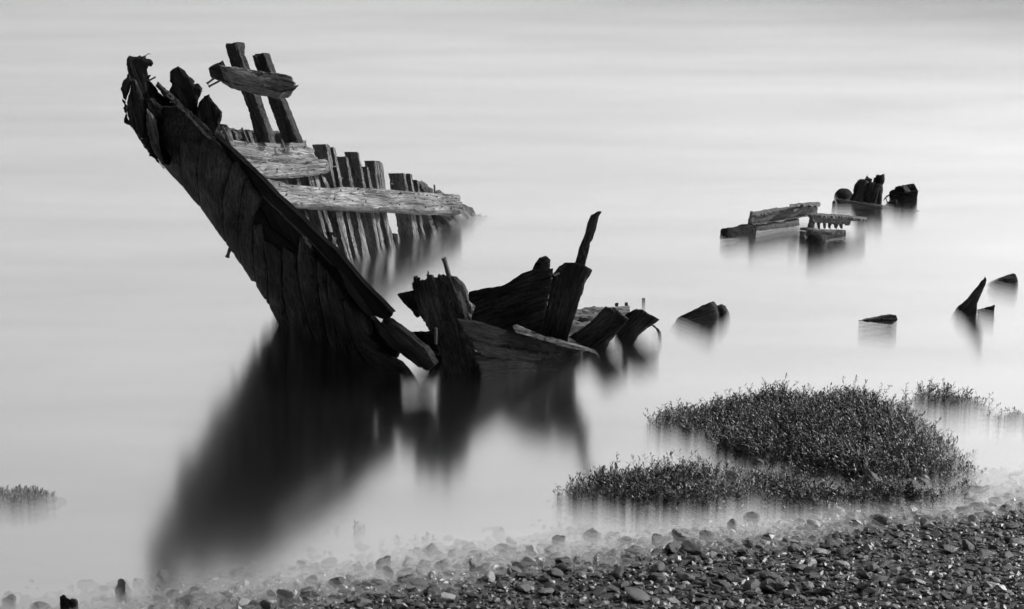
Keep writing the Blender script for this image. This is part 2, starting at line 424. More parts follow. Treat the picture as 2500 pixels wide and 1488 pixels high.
HP('inner_plank', [(742, 580), (757, 593), (818, 659), (868, 724), (900, 772), (925, 800), (975, 850), (960, 878), (900, 850), (830, 800), (762, 700)], solve(shellF(.085)), .06, W_INNER, cracks=1, sink=0)
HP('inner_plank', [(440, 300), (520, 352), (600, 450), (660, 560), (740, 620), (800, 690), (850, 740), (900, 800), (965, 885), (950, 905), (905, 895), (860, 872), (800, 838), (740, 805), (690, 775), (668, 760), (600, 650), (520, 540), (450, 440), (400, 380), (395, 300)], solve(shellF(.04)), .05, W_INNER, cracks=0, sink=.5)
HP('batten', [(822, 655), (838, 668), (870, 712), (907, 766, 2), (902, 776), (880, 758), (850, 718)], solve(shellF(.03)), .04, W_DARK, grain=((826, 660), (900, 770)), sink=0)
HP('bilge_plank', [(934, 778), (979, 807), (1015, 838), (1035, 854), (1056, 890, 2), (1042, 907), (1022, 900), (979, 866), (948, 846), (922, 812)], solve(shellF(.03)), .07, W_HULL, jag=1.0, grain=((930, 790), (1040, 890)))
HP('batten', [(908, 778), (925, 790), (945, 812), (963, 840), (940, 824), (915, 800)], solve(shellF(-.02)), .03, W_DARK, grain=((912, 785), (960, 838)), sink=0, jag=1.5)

# stem and head timbers
def ST_(name, pts, off, thick, mat=W_DARK, **k):
    k.setdefault('jag', 1.6); k.setdefault('amp', .014); k.setdefault('sink', 0); k.setdefault('cracks', 2)
    return slab(name, Z1(pts), plane((0, YS + off, 0), (0.25, -1, 0)), thick, mat, wreck, **k)
ST_('stem_core', [(165, 250), (320, 250), (330, 400), (420, 530), (640, 720), (900, 920), (960, 1000), (880, 1060), (620, 1010), (520, 1200), (470, 1180), (340, 1060), (230, 870), (165, 740), (160, 620), (190, 480), (180, 350)], .16, .14, W_INNER, amp=.02)
ST_('stem_post', [(150, 215, 6), (175, 205, 6), (215, 215, 6), (245, 210, 6), (280, 225, 6), (310, 210, 5), (340, 240, 4), (385, 275, 4), (370, 298, 4), (335, 295, 4), (325, 330, 4), (330, 370, 5), (355, 410, 5), (350, 450, 4), (400, 540), (470, 640), (520, 760), (440, 880), (350, 800), (300, 700), (240, 520), (165, 375), (160, 345), (143, 290)], .10, .22, W_DARK, grain=(Z1([(200, 230)])[0], Z1([(420, 800)])[0]))
ST_('stem_cheek', [(165, 372, 3), (190, 470), (160, 560), (140, 612, 3), (115, 590, 3), (93, 520, 3), (110, 450, 3)], .0, .10)
ST_('stem_cheek', [(190, 395), (235, 440), (300, 590), (322, 700), (308, 800), (305, 960), (250, 950), (205, 868, 3), (165, 790), (146, 700), (150, 620), (185, 490)], -.06, .12, W_DARK, grain=(Z1([(200, 420)])[0], Z1([(280, 930)])[0]))
ST_('stem_fragment', [(105, 603, 4), (140, 625, 3), (145, 700), (160, 790), (205, 862), (165, 832, 4), (130, 790, 4), (125, 700, 4)], .06, .10)
ST_('stem_cheek', [(330, 690), (415, 790), (435, 930), (450, 1060), (490, 1225, 3), (440, 1165), (395, 1080), (355, 990), (322, 820)], -.14, .10, W_MID, grain=(Z1([(350, 700)])[0], Z1([(480, 1215)])[0]))  # stem face catching the light, coloured paler than its neighbours for it
ST_('stem_post', [(303, 955), (322, 830), (355, 995), (440, 1170), (490, 1235), (400, 1142, 4), (330, 1090, 4), (290, 1020, 4), (250, 950, 4)], -.04, .16, W_HULL)
ST_('bulwark_timber', [(330, 590, 4), (380, 580, 4), (430, 640, 4), (490, 740, 4), (480, 765, 3), (415, 770, 3), (340, 690, 3)], -.1, .10, W_DARK)
ST_('bulwark_timber', [(355, 440), (400, 485, 3), (430, 540), (560, 650), (700, 790), (640, 880), (500, 760), (420, 640)], .10, .10, W_INNER)
ST_('rail_timber', [(412, 488, 4), (425, 445, 5), (440, 462, 3), (530, 530), (560, 556), (700, 690), (900, 880), (940, 930), (900, 960), (760, 850), (600, 690), (480, 570)], .02, .10, W_DARK, grain=(Z1([(425, 460)])[0], Z1([(920, 930)])[0]))
ST_('knighthead', [(540, 355), (615, 305), (650, 330), (750, 432, 5), (842, 540, 4), (790, 620), (775, 780), (700, 720), (610, 610), (530, 528), (555, 470, 3), (540, 420)], .16, .13, W_DARK, grain=(Z1([(600, 320)])[0], Z1([(760, 720)])[0]))
ST_('knighthead', [(838, 590, 4), (865, 565, 5), (890, 560, 4), (905, 590), (1005, 720), (1003, 790), (945, 912), (930, 932), (860, 880), (760, 760), (800, 640)], .08, .13, W_DARK, grain=(Z1([(880, 580)])[0], Z1([(920, 900)])[0]))
ST_('bulwark_timber', [(430, 790), (640, 700), (940, 925), (1010, 1020), (880, 990), (640, 900)], .06, .10, W_INNER)
pj = plane((0, YS + .1, 0), (0, 1, 0))
def z1p(x, y): return Z1([(x, y)])[0]
rod('iron_bolt', pj(*z1p(340, 440)), pj(*z1p(408, 402)), .009, M_IRON, wreck)
rod('twig', pj(*z1p(318, 216)), pj(*z1p(365, 198)), .004, M_IRON, wreck, bent=.02)
rod('iron_bolt', pst(562, 606), pst(556, 625), .018, M_IRON, wreck, head=1.3)

# far side: pale ceiling planks, stringer, ribs
def FP(name, pts, off, thick, mat, **k):
    k.setdefault('ext', fn * .93 - Vector((0, 0, .36))); k.setdefault('jag', .9); k.setdefault('amp', .010); k.setdefault('cracks', 3); k.setdefault('axis', -FUP); k.setdefault('step', 5)
    return slab(name, pts, faroff(off), thick, mat, wreck, **k)
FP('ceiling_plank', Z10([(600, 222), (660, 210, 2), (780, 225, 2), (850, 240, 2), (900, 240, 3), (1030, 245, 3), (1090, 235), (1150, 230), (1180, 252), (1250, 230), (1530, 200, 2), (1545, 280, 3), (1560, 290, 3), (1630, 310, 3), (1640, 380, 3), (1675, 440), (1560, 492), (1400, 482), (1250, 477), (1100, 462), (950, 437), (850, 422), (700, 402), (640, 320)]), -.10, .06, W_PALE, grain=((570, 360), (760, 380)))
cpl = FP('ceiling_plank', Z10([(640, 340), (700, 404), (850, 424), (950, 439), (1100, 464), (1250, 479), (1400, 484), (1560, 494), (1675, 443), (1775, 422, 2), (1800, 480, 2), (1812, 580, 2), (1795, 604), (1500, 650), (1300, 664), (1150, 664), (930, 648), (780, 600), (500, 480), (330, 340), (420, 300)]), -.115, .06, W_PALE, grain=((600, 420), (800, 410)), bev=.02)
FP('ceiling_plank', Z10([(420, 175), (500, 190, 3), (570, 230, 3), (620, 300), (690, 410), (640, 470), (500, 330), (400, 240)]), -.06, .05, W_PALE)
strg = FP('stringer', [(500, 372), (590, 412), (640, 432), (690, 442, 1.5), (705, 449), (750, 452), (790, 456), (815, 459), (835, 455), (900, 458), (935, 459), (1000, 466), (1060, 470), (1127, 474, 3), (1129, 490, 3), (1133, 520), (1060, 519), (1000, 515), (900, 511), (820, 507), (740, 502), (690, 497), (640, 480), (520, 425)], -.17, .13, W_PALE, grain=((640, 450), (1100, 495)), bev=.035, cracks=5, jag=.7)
FP('bulwark_plank', Z10([(455, 60), (470, 12, 3), (540, 5, 3), (580, 20, 3), (600, 60, 3), (640, 60, 3), (700, 80, 3), (860, 90, 2), (1100, 100), (1180, 92), (1230, 130), (1440, 185, 2), (1440, 300), (1000, 300), (600, 260), (450, 160)]), .20, .05, W_MID)
def rib(pts, z=Z2, dep=.17, mat=W_RIB, off=0.0, **k):
    k.setdefault('ext', fn * .96 - Vector((0, 0, .12))); k.setdefault('step', 5); k.setdefault('cracks', 2); k.setdefault('bev', .006)
    p = z(pts); n = len(p)
    return FP('rib', p, off, dep, mat, grain=((p[0][0], p[0][1]), (p[n // 2][0], p[n // 2][1])), **k)
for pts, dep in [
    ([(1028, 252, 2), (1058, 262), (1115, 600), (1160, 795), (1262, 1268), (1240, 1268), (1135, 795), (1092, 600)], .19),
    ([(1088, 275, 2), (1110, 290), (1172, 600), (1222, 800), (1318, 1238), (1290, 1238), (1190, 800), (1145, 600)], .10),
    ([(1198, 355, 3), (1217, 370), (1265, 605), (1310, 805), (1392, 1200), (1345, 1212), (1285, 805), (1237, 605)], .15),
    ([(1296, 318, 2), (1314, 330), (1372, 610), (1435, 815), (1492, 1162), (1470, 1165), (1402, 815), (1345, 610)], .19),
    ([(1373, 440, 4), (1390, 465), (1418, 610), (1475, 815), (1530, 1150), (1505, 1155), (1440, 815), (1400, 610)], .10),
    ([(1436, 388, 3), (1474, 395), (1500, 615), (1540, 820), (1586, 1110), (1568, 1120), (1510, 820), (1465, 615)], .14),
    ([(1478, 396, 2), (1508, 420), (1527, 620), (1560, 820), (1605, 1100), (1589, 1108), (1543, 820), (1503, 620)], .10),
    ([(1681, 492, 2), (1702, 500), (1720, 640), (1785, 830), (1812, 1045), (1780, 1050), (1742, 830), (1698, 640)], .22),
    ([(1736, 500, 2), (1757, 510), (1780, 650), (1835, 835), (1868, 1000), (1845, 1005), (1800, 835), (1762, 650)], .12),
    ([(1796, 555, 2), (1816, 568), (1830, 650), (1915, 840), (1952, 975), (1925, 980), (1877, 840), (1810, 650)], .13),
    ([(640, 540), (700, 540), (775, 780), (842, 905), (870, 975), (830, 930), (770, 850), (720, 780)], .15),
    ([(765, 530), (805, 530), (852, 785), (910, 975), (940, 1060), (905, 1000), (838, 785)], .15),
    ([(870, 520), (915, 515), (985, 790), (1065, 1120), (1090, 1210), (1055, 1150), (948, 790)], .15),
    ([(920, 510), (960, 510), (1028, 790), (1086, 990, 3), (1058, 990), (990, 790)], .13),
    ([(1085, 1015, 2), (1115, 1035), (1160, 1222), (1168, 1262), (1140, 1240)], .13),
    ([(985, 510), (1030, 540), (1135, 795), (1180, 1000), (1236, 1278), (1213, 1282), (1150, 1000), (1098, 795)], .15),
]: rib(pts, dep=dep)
for pts in [[(1600, 1010, 3), (1640, 1012), (1648, 1100), (1612, 1088)]]: rib(pts, dep=.06, mat=W_DARK)
for pts in [[(555, 85, 2), (612, 95), (652, 215), (665, 300), (610, 300), (595, 215)], [(640, 95, 2), (702, 110), (760, 215), (780, 300), (700, 300), (690, 215)], [(828, 105, 2), (862, 112), (910, 240), (930, 300), (880, 300), (868, 240)],
            [(903, 120, 2), (932, 132), (966, 240), (985, 300), (935, 300), (928, 240)], [(1236, 128), (1282, 160), (1287, 222), (1290, 300), (1255, 300), (1248, 222)], [(450, 110), (520, 90, 2), (560, 215), (580, 290), (500, 240)]]:
    rib(pts, z=Z10, dep=.11, off=.03)
for pts, m, o in [([(1815, 565, 2), (1838, 556, 2), (1940, 630, 2), (1952, 690), (1880, 690), (1838, 610)], W_MID, .06), ([(1960, 650, 3), (1985, 635, 3), (2035, 662, 2), (2050, 700), (1980, 700)], W_MID, .06),
                  ([(2010, 850), (2100, 780), (2190, 750, 2), (2262, 782, 3), (2300, 830, 2), (2330, 818, 2), (2392, 828), (2300, 872), (2200, 902), (2112, 945), (2050, 890)], W_RIB, .0),
                  ([(1925, 845), (2020, 850), (2108, 945), (2020, 955), (1955, 985), (1940, 900)], W_DARK, .05)]:
    FP('broken_plank', Z2(pts), o, .06, m, sink=.05, grain=(Z2([(1830, 570)])[0], Z2([(2020, 800)])[0]))
def z2p(x, y): return Z2([(x, y)])[0]
def z10p(x, y): return Z10([(x, y)])[0]
fa_ = faroff(-.19)
for a, b in [((515, 45), (608, 265)), ((745, 65), (822, 245))]: rod('iron_bolt', faroff(-.04)(*z10p(*a)), faroff(-.14)(*z10p(*b)), .011, M_IRON, wreck)
rod('iron_rod', faroff(-.19)(*z10p(1190, 318)), faroff(-.19)(*z10p(1490, 284)), .007, M_IRON, wreck)
rod('iron_bolt', faroff(-.19)(*z10p(1232, 225)), faroff(-.19)(*z10p(1268, 345)), .010, M_IRON, wreck)
rod('iron_bolt', faroff(-.19)(*z10p(1350, 285)), faroff(-.19)(*z10p(1372, 330)), .008, M_IRON, wreck)
rod('iron_bolt', faroff(.0)(*z2p(1945, 660)), faroff(.0)(*z2p(1942, 596)), .012, M_IRON, wreck)
for a, b in [((1072, 445), (1110, 438)), ((1135, 553), (1165, 538)), ((1462, 497), (1490, 494)), ((1572, 587), (1592, 590))]: rod('iron_bolt', faroff(-.03)(*z2p(*a)), faroff(-.03)(*z2p(*b)), .006, M_IRON, wreck)
rod('iron_rod', faroff(-.02)(*z2p(1474, 400)), faroff(-.02)(*z2p(1498, 600)), .007, M_IRON, wreck)
nails = [(515, 468), (612, 462), (735, 458), (838, 452), (958, 430), (1030, 425), (850, 275), (528, 562), (630, 590), (742, 610), (692, 678), (798, 682), (905, 702), (965, 632), (1032, 712), (1098, 714), (1150, 640), (1248, 728), (1298, 630), (1358, 738), (1568, 748), (1660, 662), (1648, 762), (1780, 706), (1882, 684), (1962, 696), (1868, 784), (2095, 696), (2006, 780), (2086, 792), (2168, 745), (1936, 798)]
for x, y in nails:
    lower = y > 500 and not (x < 1062 and y < 520 and y < 490)
    off = -.17 if y > 540 else -.115
    c = faroff(off)(*z2p(x, y)); rod('nail', c - fN * .02, c + fN * .012, random.uniform(.006, .012), M_IRON, strg if y > 540 else cpl, seg=6)
FP('outer_plank', Z2([(700, 760), (960, 780), (1110, 940), (1160, 1090), (1190, 1240), (1080, 1190), (900, 1000)]), .16, .05, W_INNER)
# stanchions and crossbeam
fp = faroff(.06)
def post(pts, **k):
    return slab('stanchion', Z1(pts), plane(fp(*z1p(pts[-2][0], 800)), Vector((.94, -.35, 0)).cross(FUP)), .10, W_POST, wreck, ext=Vector((.6, .8, -.15)), jag=1.0, amp=.012, sink=0, cracks=3, grain=(z1p(*pts[0][:2]), z1p(*pts[-1][:2])) if False else (z1p(1090, 120), z1p(1340, 880)), step=5, **k)
post([(1028, 112, 4), (1040, 98, 4), (1060, 115, 4), (1100, 92, 3), (1130, 92), (1185, 270), (1270, 490), (1375, 800), (1440, 1000), (1320, 1000), (1260, 800), (1160, 490), (1085, 290)])
post([(1275, 205, 4), (1300, 190, 4), (1330, 205, 4), (1355, 180, 3), (1382, 182), (1435, 340), (1515, 555), (1640, 870), (1690, 1000), (1570, 1000), (1510, 870), (1390, 540), (1310, 320)])
pq = plane(fp(*z1p(1160, 800)), Vector((.94, -.35, 0)).cross(FUP)); pb1 = pq(*z1p(1200, 400))
print('beam', pb1, fp(*z1p(1200, 400)))
bp = plane(pb1 + Vector((-.02, -.15, 0)), Vector((-.22, -1, .62)))
cbm = slab('crossbeam', Z1([(985, 278, 1.5), (1080, 292), (1240, 320), (1475, 358), (1600, 375, 1.5), (1645, 390, 3), (1685, 450, 3), (1688, 480, 3), (1672, 512, 2), (1550, 535), (1330, 490), (1130, 440), (1048, 385)]), bp, .17, W_BEAM, wreck, ext=Vector((-.40, .80, -.62)), jag=1.2, amp=.016, sink=0, cracks=5, step=5, bev=.02)
slab('beam_underside', Z1([(880, 332, 1.5), (985, 276), (1050, 378), (1130, 405), (1330, 475), (1550, 520), (1680, 500, 3), (1672, 518), (1550, 545, 2), (1300, 492, 2), (1130, 482, 2), (1000, 445, 3), (930, 432, 2), (905, 400)]), plane(pb1 + Vector((-.02, -.115, -.02)), Vector((-.5, -1, -.05))), .14, W_POST, cbm, ext=Vector((.1, 1, .05)), jag=1.2, amp=.014, sink=0, cracks=3, step=5)  # same beam: shade of its lower and end faces put into darker wood
bq = plane(pb1 + Vector((0, -.08, 0)), (0, 1, 0))
rod('iron_bolt', bq(*z1p(940, 412)), bq(*z1p(880, 458)), .011, M_IRON, cbm, head=1.5)
rod('iron_bolt', bq(*z1p(985, 440)), bq(*z1p(897, 485)), .011, M_IRON, cbm, head=1.5)
bq2 = plane(pb1 + Vector((0, -.16, 0)), (0, 1, 0))
rod('iron_bolt', bq2(*z1p(1340, 400)), bq2(*z1p(1382, 362)), .013, M_IRON, cbm)

# ------------------------------------------------------------------ broken keel and floor timbers beside the bow
kb = G(1130, 918)
keel = thing('wrecked_keel', (kb.x, kb.y, 0), 'dark splintered stump with curved floor timbers and a tall thin stake', 'shipwreck')
m1 = stand(1130, 918, 8); m2 = stand(1380, 872, -6); m4 = plane(G(1195, 918), (Vector((0, 0, 1)).cross(G(1430, 868) - G(1195, 918))).normalized())
def KP(name, pts, surf, thick, mat=W_DARK, **k):
    k.setdefault('jag', 1.2); k.setdefault('amp', .014); k.setdefault('cracks', 3)
    return slab(name, Z4(pts), surf, thick, mat, keel, **k)
def z4p(x, y): return Z4([(x, y)])[0]
KP('floor_timber', [(725, 688), (840, 660), (980, 643), (1060, 600), (1150, 540), (1230, 512), (1390, 502), (1387, 540), (1365, 650), (1340, 800), (1290, 1060), (1100, 1080), (860, 1080), (720, 1000), (700, 780)], m2, .18, W_DARK, grain=(z4p(760, 760), z4p(1330, 560)), jag=.8, sink=.4)
KP('floor_timber', [(1395, 535), (1440, 482), (1480, 456), (1560, 455), (1640, 478), (1697, 515), (1640, 620), (1625, 680, 2), (1600, 740), (1570, 840), (1530, 960), (1508, 1040), (1500, 1130), (1240, 1130), (1340, 800), (1365, 650)], stand(1380, 866, -10, 0), .20, W_DARK, grain=(z4p(1550, 480), z4p(1420, 1000)))
KP('stake', [(1562, 462), (1600, 330), (1640, 230), (1660, 140), (1690, 85, 4), (1722, 62, 4), (1770, 55, 2), (1745, 110), (1725, 200), (1700, 270, 2), (1680, 300, 2), (1660, 400), (1640, 478), (1600, 520), (1555, 500)], stand(1380, 862, 0, 0), .05, W_DARK, jag=.5, sink=0)
KP('timber_stub', [(1228, 520), (1250, 460), (1280, 420, 2), (1330, 405, 3), (1370, 435), (1358, 520)], stand(1380, 850, 20), .10, W_DARK, sink=0)
kst = KP('keel_stump', [(300, 700), (285, 640, 5), (300, 560, 6), (335, 600, 6), (370, 600, 6), (395, 522, 5), (440, 570, 4), (530, 545, 3), (580, 568), (615, 660), (680, 765), (740, 900), (720, 1060), (800, 1200), (890, 1335), (800, 1380), (640, 1395), (525, 1335), (500, 1180), (440, 1010), (410, 990, 3), (365, 900, 3), (325, 860, 3)], m1, .26, W_DARK, grain=(z4p(470, 600), z4p(680, 1300)), amp=.024, cracks=8, step=5)
KP('keel_stump', [(560, 572, 1), (585, 563), (630, 572), (690, 630), (716, 680), (726, 760), (775, 800), (735, 900), (680, 800), (620, 690)], stand(1130, 914, 25), .14, W_MID, grain=(z4p(590, 580), z4p(720, 860)), cracks=4, sink=0)
KP('side_block', [(160, 706), (285, 675), (320, 700), (340, 880, 3), (320, 890, 3), (268, 822, 3), (240, 800, 3), (205, 770)], stand(1090, 905, 12), .12, W_DARK, sink=0)
KP('keel_beam', [(190, 992), (280, 1000), (420, 995), (520, 1040), (520, 1300), (440, 1230), (380, 1150), (300, 1085)], stand(1060, 880, 0), .12, W_INNER, sink=.3)
KP('splinter', [(370, 1143), (440, 1158), (500, 1165, 2), (510, 1172), (480, 1190), (430, 1172)], stand(1060, 896, 0), .03, W_DARK, sink=0)
KP('garboard_plank', [(612, 895), (740, 910), (960, 968, 2), (1070, 1000), (1200, 1040), (1400, 1060), (1560, 1110), (1610, 1145), (1560, 1172, 2), (1510, 1190), (1400, 1205), (1260, 1230, 2), (1050, 1228), (815, 1190), (760, 1130), (690, 1030)], m4, .10, W_LOW, grain=(z4p(650, 930), z4p(1560, 1140)), cracks=6, amp=.018, sink=.0, lift=.02)
KP('garboard_plank', [(700, 1090), (815, 1180), (1050, 1215), (1260, 1215), (1400, 1190), (1520, 1165), (1590, 1140), (1560, 1220), (1500, 1245), (1380, 1270), (1200, 1300), (1080, 1315), (890, 1345), (820, 1330)], m4, .10, W_LOW, grain=(z4p(820, 1210), z4p(1500, 1200)), cracks=2, amp=.018)
KP('batten', [(1072, 962), (1100, 952), (1300, 1028), (1500, 1078), (1640, 1118), (1765, 1162), (1640, 1155), (1480, 1118), (1250, 1050), (1090, 1005)], plane(G(1195, 918) + Vector((-.03, -.12, 0)), (Vector((0, 0, 1)).cross(G(1430, 868) - G(1195, 918))).normalized()), .07, W_MID, grain=(z4p(1090, 970), z4p(1740, 1155)), sink=.1)
rod('iron_bolt', stand(1130, 910, 0)(*z4p(572, 575)), stand(1130, 910, 0)(*z4p(533, 436)), .022, M_IRON, kst, head=1.15, seg=10)
rod('iron_rod', m1(*z4p(468, 960)) + Vector((0, -.05, 0)), m1(*z4p(466, 1085)) + Vector((0, -.05, 0)), .014, M_IRON, keel)
rod('treenail', m2(*z4p(1392, 548)) + Vector((0, -.05, 0)), m2(*z4p(1438, 536)) + Vector((0, -.02, 0)), .010, W_MID, keel)

def lone(name, label, cat, base, parts, group=None):
    """a thing made of a few solid pieces: parts = [(part name, pixel outline, surface, thickness, material, options)]"""
    b = G(*base); t = thing(name, (b.x, b.y, 0), label, cat, group)
    for nm, pts, surf, th, mt, kw in parts:
        kw = dict(kw); kw.setdefault('jag', 1.0); kw.setdefault('amp', .012); kw.setdefault('cracks', 2); kw.setdefault('step', 4.5); kw.setdefault('sink', .06)
        slab(nm, pts, surf, th, mt, t, **kw)
    return t
RB = Vector((.75, .6, -.2))
lone('fallen_timber', 'dark slanting timber block leaning beside the curved floor timbers', 'timber', (1450, 840), [
    ('timber', Z4([(1505, 1040), (1600, 990), (1700, 910), (1800, 800), (1845, 815), (1975, 905), (1950, 945), (1870, 1045), (1790, 1115), (1700, 1115), (1540, 1060)]), stand(1450, 846, -12), .14, W_DARK, dict(grain=(z4p(1560, 1040), z4p(1830, 830)))),
    ('edge_board', Z4([(1848, 812), (1868, 808), (1985, 898), (1975, 915), (1900, 862)]), stand(1450, 842, -12), .10, W_MID, dict(sink=0))])
lone('fallen_timber', 'dark pointed timber lying outermost beyond the slanting block', 'timber', (1545, 835), [
    ('timber', Z4([(1870, 1040), (1930, 960), (1950, 868), (2040, 825), (2092, 830), (2226, 906), (2150, 962), (2010, 1065), (1900, 1075)]), stand(1545, 832, -10), .14, W_DARK, dict(grain=(z4p(1900, 1030), z4p(2080, 840)))),
    ('splinter', Z4([(2165, 945), (2190, 950), (2252, 1018), (2225, 1015)]), stand(1570, 820, 0), .03, W_MID, dict(sink=.1))])
lone('deck_panel', 'pale weathered board panel half hidden behind the slanting timber', 'planking', (1440, 800), [
    ('plank', Z4([(1588, 812), (1700, 790, 1.5), (1800, 793, 1.5), (1900, 800), (1990, 790), (1995, 830), (1850, 870), (1700, 905), (1500, 900), (1530, 815)]), plane(G(1400, 812), (.15, -.72, .68)), .05, W_PALE, dict(ext=(0, .6, -.8), grain=(z4p(1600, 850), z4p(1900, 810)), sink=.1, cracks=6)),
    ('plank', Z4([(1562, 905), (1700, 910), (1850, 875), (1700, 970), (1600, 1020), (1500, 1070), (1440, 1060), (1480, 905)]), plane(G(1400, 815), (.15, -.72, .68)), .05, W_PALE, dict(ext=(0, .6, -.8), sink=.2, grain=(z4p(1600, 960), z4p(1800, 900)), cracks=6)),
    ('peg', Z4([(1876, 776), (1900, 774), (1900, 800), (1876, 800)]), plane(G(1400, 812) + Vector((0, .02, 0)), (.15, -.72, .68)), .05, W_DARK, dict(sink=0)),
    ('peg', Z4([(1955, 772), (1975, 770), (1980, 798), (1955, 798)]), plane(G(1400, 812) + Vector((0, .02, 0)), (.15, -.72, .68)), .05, W_DARK, dict(sink=0))])
b = G(1571, 737)
tag(rod('stake', b + Vector((0, 0, -.3)), b + Vector((0, 0, .035)), .018, W_DARK), 'tiny stake standing alone in open water behind the fallen timbers', 'stake')
lone('timber_wedge', 'dark wedge of two timbers rising from open water past the keel', 'timber', (1730, 785), [
    ('timber', Z6([(95, 398), (215, 345), (300, 302), (375, 272), (398, 300), (425, 400), (330, 425), (200, 415)]), stand(1700, 784, 4), .12, W_DARK, dict(ext=Vector((.35, .9, -.2)))),
    ('timber', Z6([(402, 300), (435, 288), (460, 302), (505, 378), (440, 400), (418, 350)]), stand(1760, 774, 4), .10, W_DARK, dict(ext=Vector((.3, .9, -.2))))])
lone('awash_timber', 'low dark timber end barely breaking the surface of open water', 'timber', (2160, 790), [
    ('timber', Z6([(1380, 400), (1500, 380), (1600, 360), (1634, 364), (1640, 392), (1600, 412), (1500, 408)]), stand(2160, 794, 6), .2, W_DARK, dict(ext=Vector((.1, .95, -.2)), sink=.02))])
lone('horn_timber', 'curved horn-shaped timber spike standing up from the water', 'timber', (2370, 765), [
    ('horn', Z6([(2000, 342), (2090, 268, 2), (2150, 198, 2), (2200, 138, 2), (2232, 98), (2241, 125), (2210, 210), (2176, 282), (2170, 345), (2100, 360)]), stand(2370, 763, 0), .09, W_DARK, dict(grain=(Z6([(2060, 320)])[0], Z6([(2230, 110)])[0]))),
    ('stub', Z6([(2178, 318), (2240, 306), (2296, 290, 2), (2292, 328, 2), (2300, 345), (2250, 350), (2190, 345)]), stand(2410, 765, 0), .10, W_DARK, dict())])
lone('awash_timber', 'wedge-shaped timber end awash just beyond the horn-shaped spike', 'timber', (2460, 695), [
    ('timber', Z6([(2260, 140), (2350, 112), (2440, 82), (2462, 150), (2430, 165), (2340, 155)]), stand(2460, 696, 6), .22, W_DARK, dict(ext=Vector((.1, .95, -.2)))) ])

# ------------------------------------------------------------------ iron girders
def z12p(x, y): return Z12([(x, y)])[0]
def girder(label, base, a, b, web, tops, extra, wsink=.0):
    A, B = G(*a), G(*b); ax = (B - A).normalized(); nb = Vector((-ax.y, ax.x, 0)); wp = plane(A, nb)
    g = G(*base); t = thing('iron_girder', (g.x, g.y, 0), label, 'girder', 'rusted girders in the water')
    slab('web', Z12(web), wp, .05, M_GIRDER, t, ext=nb, jag=.6, amp=.010, step=4, sink=wsink)
    for nm, pts, (q0, q1), th in tops:
        p0, p1 = wp(*z12p(*q0)), wp(*z12p(*q1)); n = (p1 - p0).cross(nb)
        slab(nm, Z12(pts), plane(p0, n), th, M_GIRDER, t, ext=(0, 0, -1), jag=1.2, amp=.012, step=4, sink=0, bev=.008)
    for nm, pts, dy, th, mt in extra:
        slab(nm, Z12(pts), plane(A + Vector((0, dy, 0)), nb), th, mt, t, ext=nb * .98 - Vector((0, 0, .2)), jag=1.0, amp=.014, step=4, sink=.02)
    return t
girder('long rusted iron girder with a stepped top flange', (1880, 560), (1848, 565), (1953, 547),
       [(603, 335), (700, 318), (1340, 238), (1345, 180), (1525, 185), (1630, 190), (1625, 340), (1480, 375), (1330, 400), (640, 522), (575, 522)],
       [('top_flange', [(585, 302), (700, 276), (1170, 216), (1345, 192), (1352, 238), (1210, 266), (900, 302), (710, 328), (600, 340)], ((603, 335), (1340, 238)), .03),
        ('top_flange', [(1165, 190), (1340, 162), (1640, 145), (1664, 172), (1635, 200), (1352, 186), (1180, 208)], ((1345, 180), (1630, 190)), .03)],
       [('bottom_flange', [(590, 515), (1000, 450), (1500, 368), (1505, 382), (1325, 412), (640, 528)], -.08, .12, M_GIRDER),
        ('base_beam', [(590, 530), (640, 534), (1000, 474), (1325, 418), (1335, 505), (1000, 555), (640, 605), (600, 600)], -.05, .10, M_GIRDER),
        ('end_block', [(195, 590, 2), (330, 565, 2), (470, 540, 3), (500, 518, 3), (640, 540), (640, 740), (560, 760), (400, 700), (170, 720), (175, 640)], -.10, .14, M_ROCK),
        ('web_stiffener', [(545, 430), (560, 410), (585, 302), (625, 330), (585, 520), (530, 515)], -.03, .05, M_IRON)])
girder('short rusted iron girder with broken slots along its web', (2000, 580), (1994, 580), (2070, 567.5),
       [(1590, 345), (1700, 345), (2160, 378), (2400, 405), (2405, 440), (2170, 470), (2150, 530), (2095, 540), (2090, 510), (2035, 512), (2020, 590), (2005, 515), (1965, 520), (1935, 590), (1920, 520), (1850, 515), (1835, 590), (1820, 500), (1765, 498), (1752, 590), (1740, 495), (1675, 500), (1662, 590), (1650, 490), (1590, 490), (1560, 590), (1530, 560)],
       [('top_flange', [(1510, 350), (1560, 328), (1620, 333), (2160, 372), (2400, 398), (2410, 425), (2300, 420), (2140, 400), (1640, 362)], ((1590, 345), (2160, 378)), .03)],
       [('bottom_flange', [(1430, 570), (1600, 588), (2080, 600), (2090, 650), (1960, 670), (1650, 640), (1440, 610)], -.08, .12, M_GIRDER),
        ('web_stiffener', [(1500, 355), (1605, 335), (1590, 400), (1545, 560), (1600, 585), (1432, 605), (1430, 565), (1500, 560), (1540, 420)], -.05, .06, M_IRON),
        ('base_plate', [(1480, 632), (1650, 630), (1830, 655), (2080, 655), (2090, 680), (1960, 705), (1800, 735), (1640, 720), (1500, 700)], -.04, .10, M_GIRDER),
        ('end_post', [(1393, 618), (1440, 622), (1442, 810), (1393, 810)], -.09, .08, M_IRON)])

